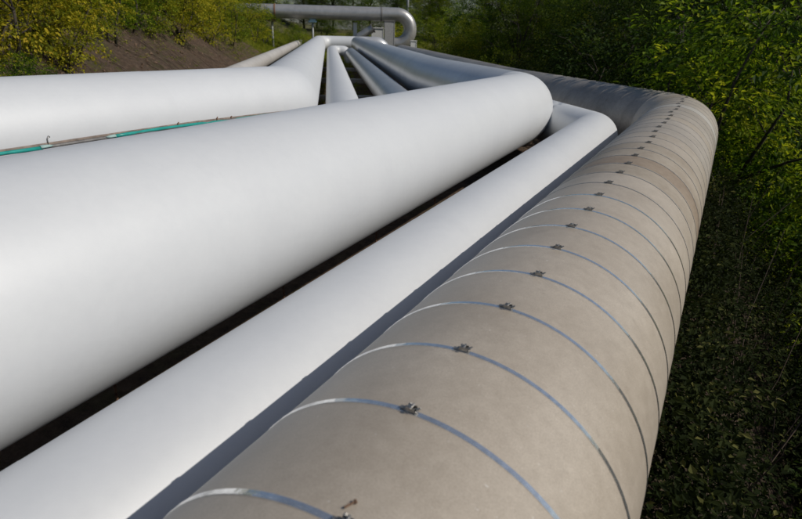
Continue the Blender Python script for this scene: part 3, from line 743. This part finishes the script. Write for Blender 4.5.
for k, (key, l, m, s, mat, lb) in enumerate([('shrub1', -3.2, 64.5, 1.0, 'leaf_olive', 'low olive bush under left half of the overhead pipe'), ('shrub0', -.3, 68, 1.2, 'leaf_mid', 'dark bush under middle of the overhead pipe'),
        ('shrub2', 3.2, 70, 1.2, 'leaf_mid', 'dark bush behind the thin white post'), ('shrub1', 6.6, 66.5, 1.1, 'leaf_yellow', 'yellow-green bush seen through the U-bend'),
        ('shrub0', 8.6, 69, 1.5, 'leaf_lit', 'rounded green bush right behind the U-bend'), ('shrub1', 11.2, 66, 1.5, 'leaf_olive', 'olive bush behind the pale rocks'), ('shrub2', 13.5, 60, 1.5, 'leaf_lit', 'bright green bush right of the pale rocks')]):
    x, y = at(l, m); plant(key, mat, on_ground(x, y), s, rg.uniform(0, 6.28), 'bush', lb, 'bush')
# undergrowth on the shaded slope, weeds in the trench, grass on the bank
def scatter(name, pts, per, reach, leaf, mat, label, cat, hmax, seed, aspect=.55, droop=.1):
    rng = np.random.default_rng(seed); pts = np.array(pts); z = ground_z(pts[:, 0], pts[:, 1]) + hmax * rng.uniform(0.03, 1, len(pts)) ** 1.4
    tips = np.stack([pts[:, 0], pts[:, 1], z], 1); out = np.stack([rng.normal(0, 1, len(pts)), rng.normal(0, 1, len(pts)), rng.uniform(.1, .8, len(pts))], 1)
    V, Fq, tn = sprays(rng, tips, out, per, reach, leaf, droop, aspect, .6); o = obj(name, npmesh(name, V, Fq, False, tn), M[mat]); tag(o, label, cat, None, 'stuff'); return o
r_ = np.random.default_rng(21); pts = []
while len(pts) < 10000:
    dr = .66 + r_.uniform(0, 1) ** 2.4 * 9; t_ = r_.uniform(.5, 17)
    q = NL(AZ1) * (-.49 + dr) + U(AZ1) * t_
    if -left_of(q.x, q.y, te_, AZ2) < .7 and t_ > 7.5: continue
    if (vnoise(np.array([q.x * 2.2]), np.array([q.y * 2.2]), 9)[0] + r_.normal(0, .5)) < -.25: continue
    pts.append((q.x, q.y))
for _ in range(3500):
    l = 5.2 + r_.uniform(0, 1) ** 1.4 * 8; m = r_.uniform(8, 46); pts.append(at(l, m))
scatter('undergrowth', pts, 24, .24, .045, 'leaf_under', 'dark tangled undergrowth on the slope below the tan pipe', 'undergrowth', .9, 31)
tw = MB(); rt_ = random.Random(3)
for k in range(900):                       # bare stems among the undergrowth
    dr = .9 + rt_.random() * 5; t_ = rt_.uniform(1.5, 13); q = NL(AZ1) * (-.49 + dr) + U(AZ1) * t_
    z = float(ground_z(q.x, q.y)); a = Vector((q.x, q.y, z - .05)); d = Vector((rt_.gauss(0, .5), rt_.gauss(0, .5), rt_.uniform(.5, 1.5)))
    tw.tube([a, a + d * .5 + Vector((rt_.gauss(0, .05), rt_.gauss(0, .05), 0)), a + d], [.007, .005, .002], 4, False)
o = tw.build('dry_stems', M['twig'], smooth=True); tag(o, 'thin bare brown stems tangled in the undergrowth right of tan pipe', 'stems', None, 'stuff')
pts = []
for _ in range(2600):
    m = 11 + r_.uniform(0, 1) * 46; l = r_.choice([-.15, .85, 2.0, -2.3]) + r_.normal(0, .22); pts.append(at(l, m))
for _ in range(500): pts.append(at(r_.uniform(-2, 9), r_.uniform(57, 70)))
scatter('weeds', pts, 12, .16, .055, 'leaf_olive', 'yellow-green weeds growing in the trench between the receding pipes', 'weeds', .42, 33)
pts = []
while len(pts) < 2600:
    m = r_.uniform(7, 60); l = -4.3 - r_.uniform(0, 5)
    v = vnoise(np.array([l * 1.3]), np.array([m * 1.3]), 12)[0] + (m - 24) * .03
    if v + r_.normal(0, .25) < .45: continue
    pts.append(at(l, m))
scatter('bank_plants', pts, 12, .18, .05, 'leaf_olive', 'patchy low weeds and creepers on the earth bank', 'weeds', .35, 35)
cl_r = np.random.default_rng(77); CV = []; CF = []
for k in range(2600):                      # clods and stones lying on the bare bank
    m = cl_r.uniform(7, 42); l = -3.9 - cl_r.uniform(0, 1) ** .8 * 4.2; x, y = at(l, m)
    if min(left_of(x, y, p0s, AZ1), left_of(x, y, p0e, AZ2)) < .7: continue
    sz = .012 + .055 * cl_r.uniform() ** 4; z = float(ground_z(x, y)); o6 = np.array([(1, 0, 0), (0, 1, 0), (-1, 0, 0), (0, -1, 0), (0, 0, 1), (0, 0, -1)]) * sz * cl_r.uniform(.6, 1.3, (6, 3)) + cl_r.normal(0, .2 * sz, (6, 3))
    n0 = len(CV) * 6; CV.append(o6 + np.array([x, y, z + sz * .2]))
    for a_ in range(4): CF += [(n0 + a_, n0 + (a_ + 1) % 4, n0 + 4), (n0 + (a_ + 1) % 4, n0 + a_, n0 + 5)]
o = obj('clods', npmesh('clods', np.concatenate(CV), np.array(CF), False), M['clod']); tag(o, 'brown clods and small stones littering the bare earth bank', 'clods', None, 'stuff')
rb = MB(); rr_ = random.Random(13)
for k in range(140):                       # roots and dead stems hanging down the bank
    m = rr_.uniform(8, 36); l = -5.0 - rr_.random() * 2.2; x, y = at(l, m)
    pts_ = []; dx = rr_.uniform(.4, 1.3); sk = rr_.gauss(0, .35)
    for i_ in range(5):
        xx, yy = at(l + dx * i_ / 4 * .9, m + sk * i_ / 4); pts_.append(Vector((xx, yy, float(ground_z(xx, yy)) + .03 + rr_.uniform(0, .07))))
    rb.tube(pts_, [.014, .012, .009, .006, .003], 4, False)
o = rb.build('bank_roots', M['twig'], smooth=True); tag(o, 'thin dark roots and dead stems hanging down the earth bank', 'roots', None, 'stuff')
def grass(name, n, region, hmin, hmax, label, seed):
    rng = np.random.default_rng(seed); P = np.array([region(rng) for _ in range(n)]); k = 7
    P = np.repeat(P, k, 0) + rng.normal(0, .06, (n * k, 2)); z = ground_z(P[:, 0], P[:, 1]) - .02; m = len(P)
    h = rng.uniform(hmin, hmax, m); a = rng.uniform(0, 6.28, m); lean = rng.uniform(.1, .6, m); w = rng.uniform(.004, .009, m)
    b0 = np.stack([P[:, 0], P[:, 1], z], 1); sd = np.stack([-np.sin(a), np.cos(a), np.zeros(m)], 1) * w[:, None]; dr = np.stack([np.cos(a), np.sin(a), np.zeros(m)], 1)
    mid = b0 + dr * (h * lean * .3)[:, None] + np.array([0, 0, 1]) * (h * .6)[:, None]; tip = b0 + dr * (h * lean)[:, None] + np.array([0, 0, 1]) * (h * .95)[:, None]
    V = np.stack([b0 - sd, b0 + sd, mid + sd * .7, mid - sd * .7, tip], 1).reshape(-1, 3); q = np.arange(m) * 5
    Fq = np.concatenate([np.stack([q, q + 1, q + 2], 1), np.stack([q, q + 2, q + 3], 1), np.stack([q + 3, q + 2, q + 4], 1)])
    o = obj(name, npmesh(name, V, Fq, False, np.repeat(rng.uniform(0, 1, m), 5)), M['grassblade']); tag(o, label, 'grass', None, 'stuff')
grass('grass', 14000, lambda r: at(-4.2 - r.uniform(0, 1) * 6, 46 + r.uniform(0, 1) ** .8 * 26), .12, .42, 'long yellow-green grass on far part of the left bank', 41)
grass('grass', 9000, lambda r: at(r.uniform(-3, 16), r.uniform(36, 74)) if r.uniform() < .5 else at(r.uniform(-5, 12), r.uniform(61, 76)), .15, .5, 'yellow-green grass beyond the end of the tan pipe', 42)
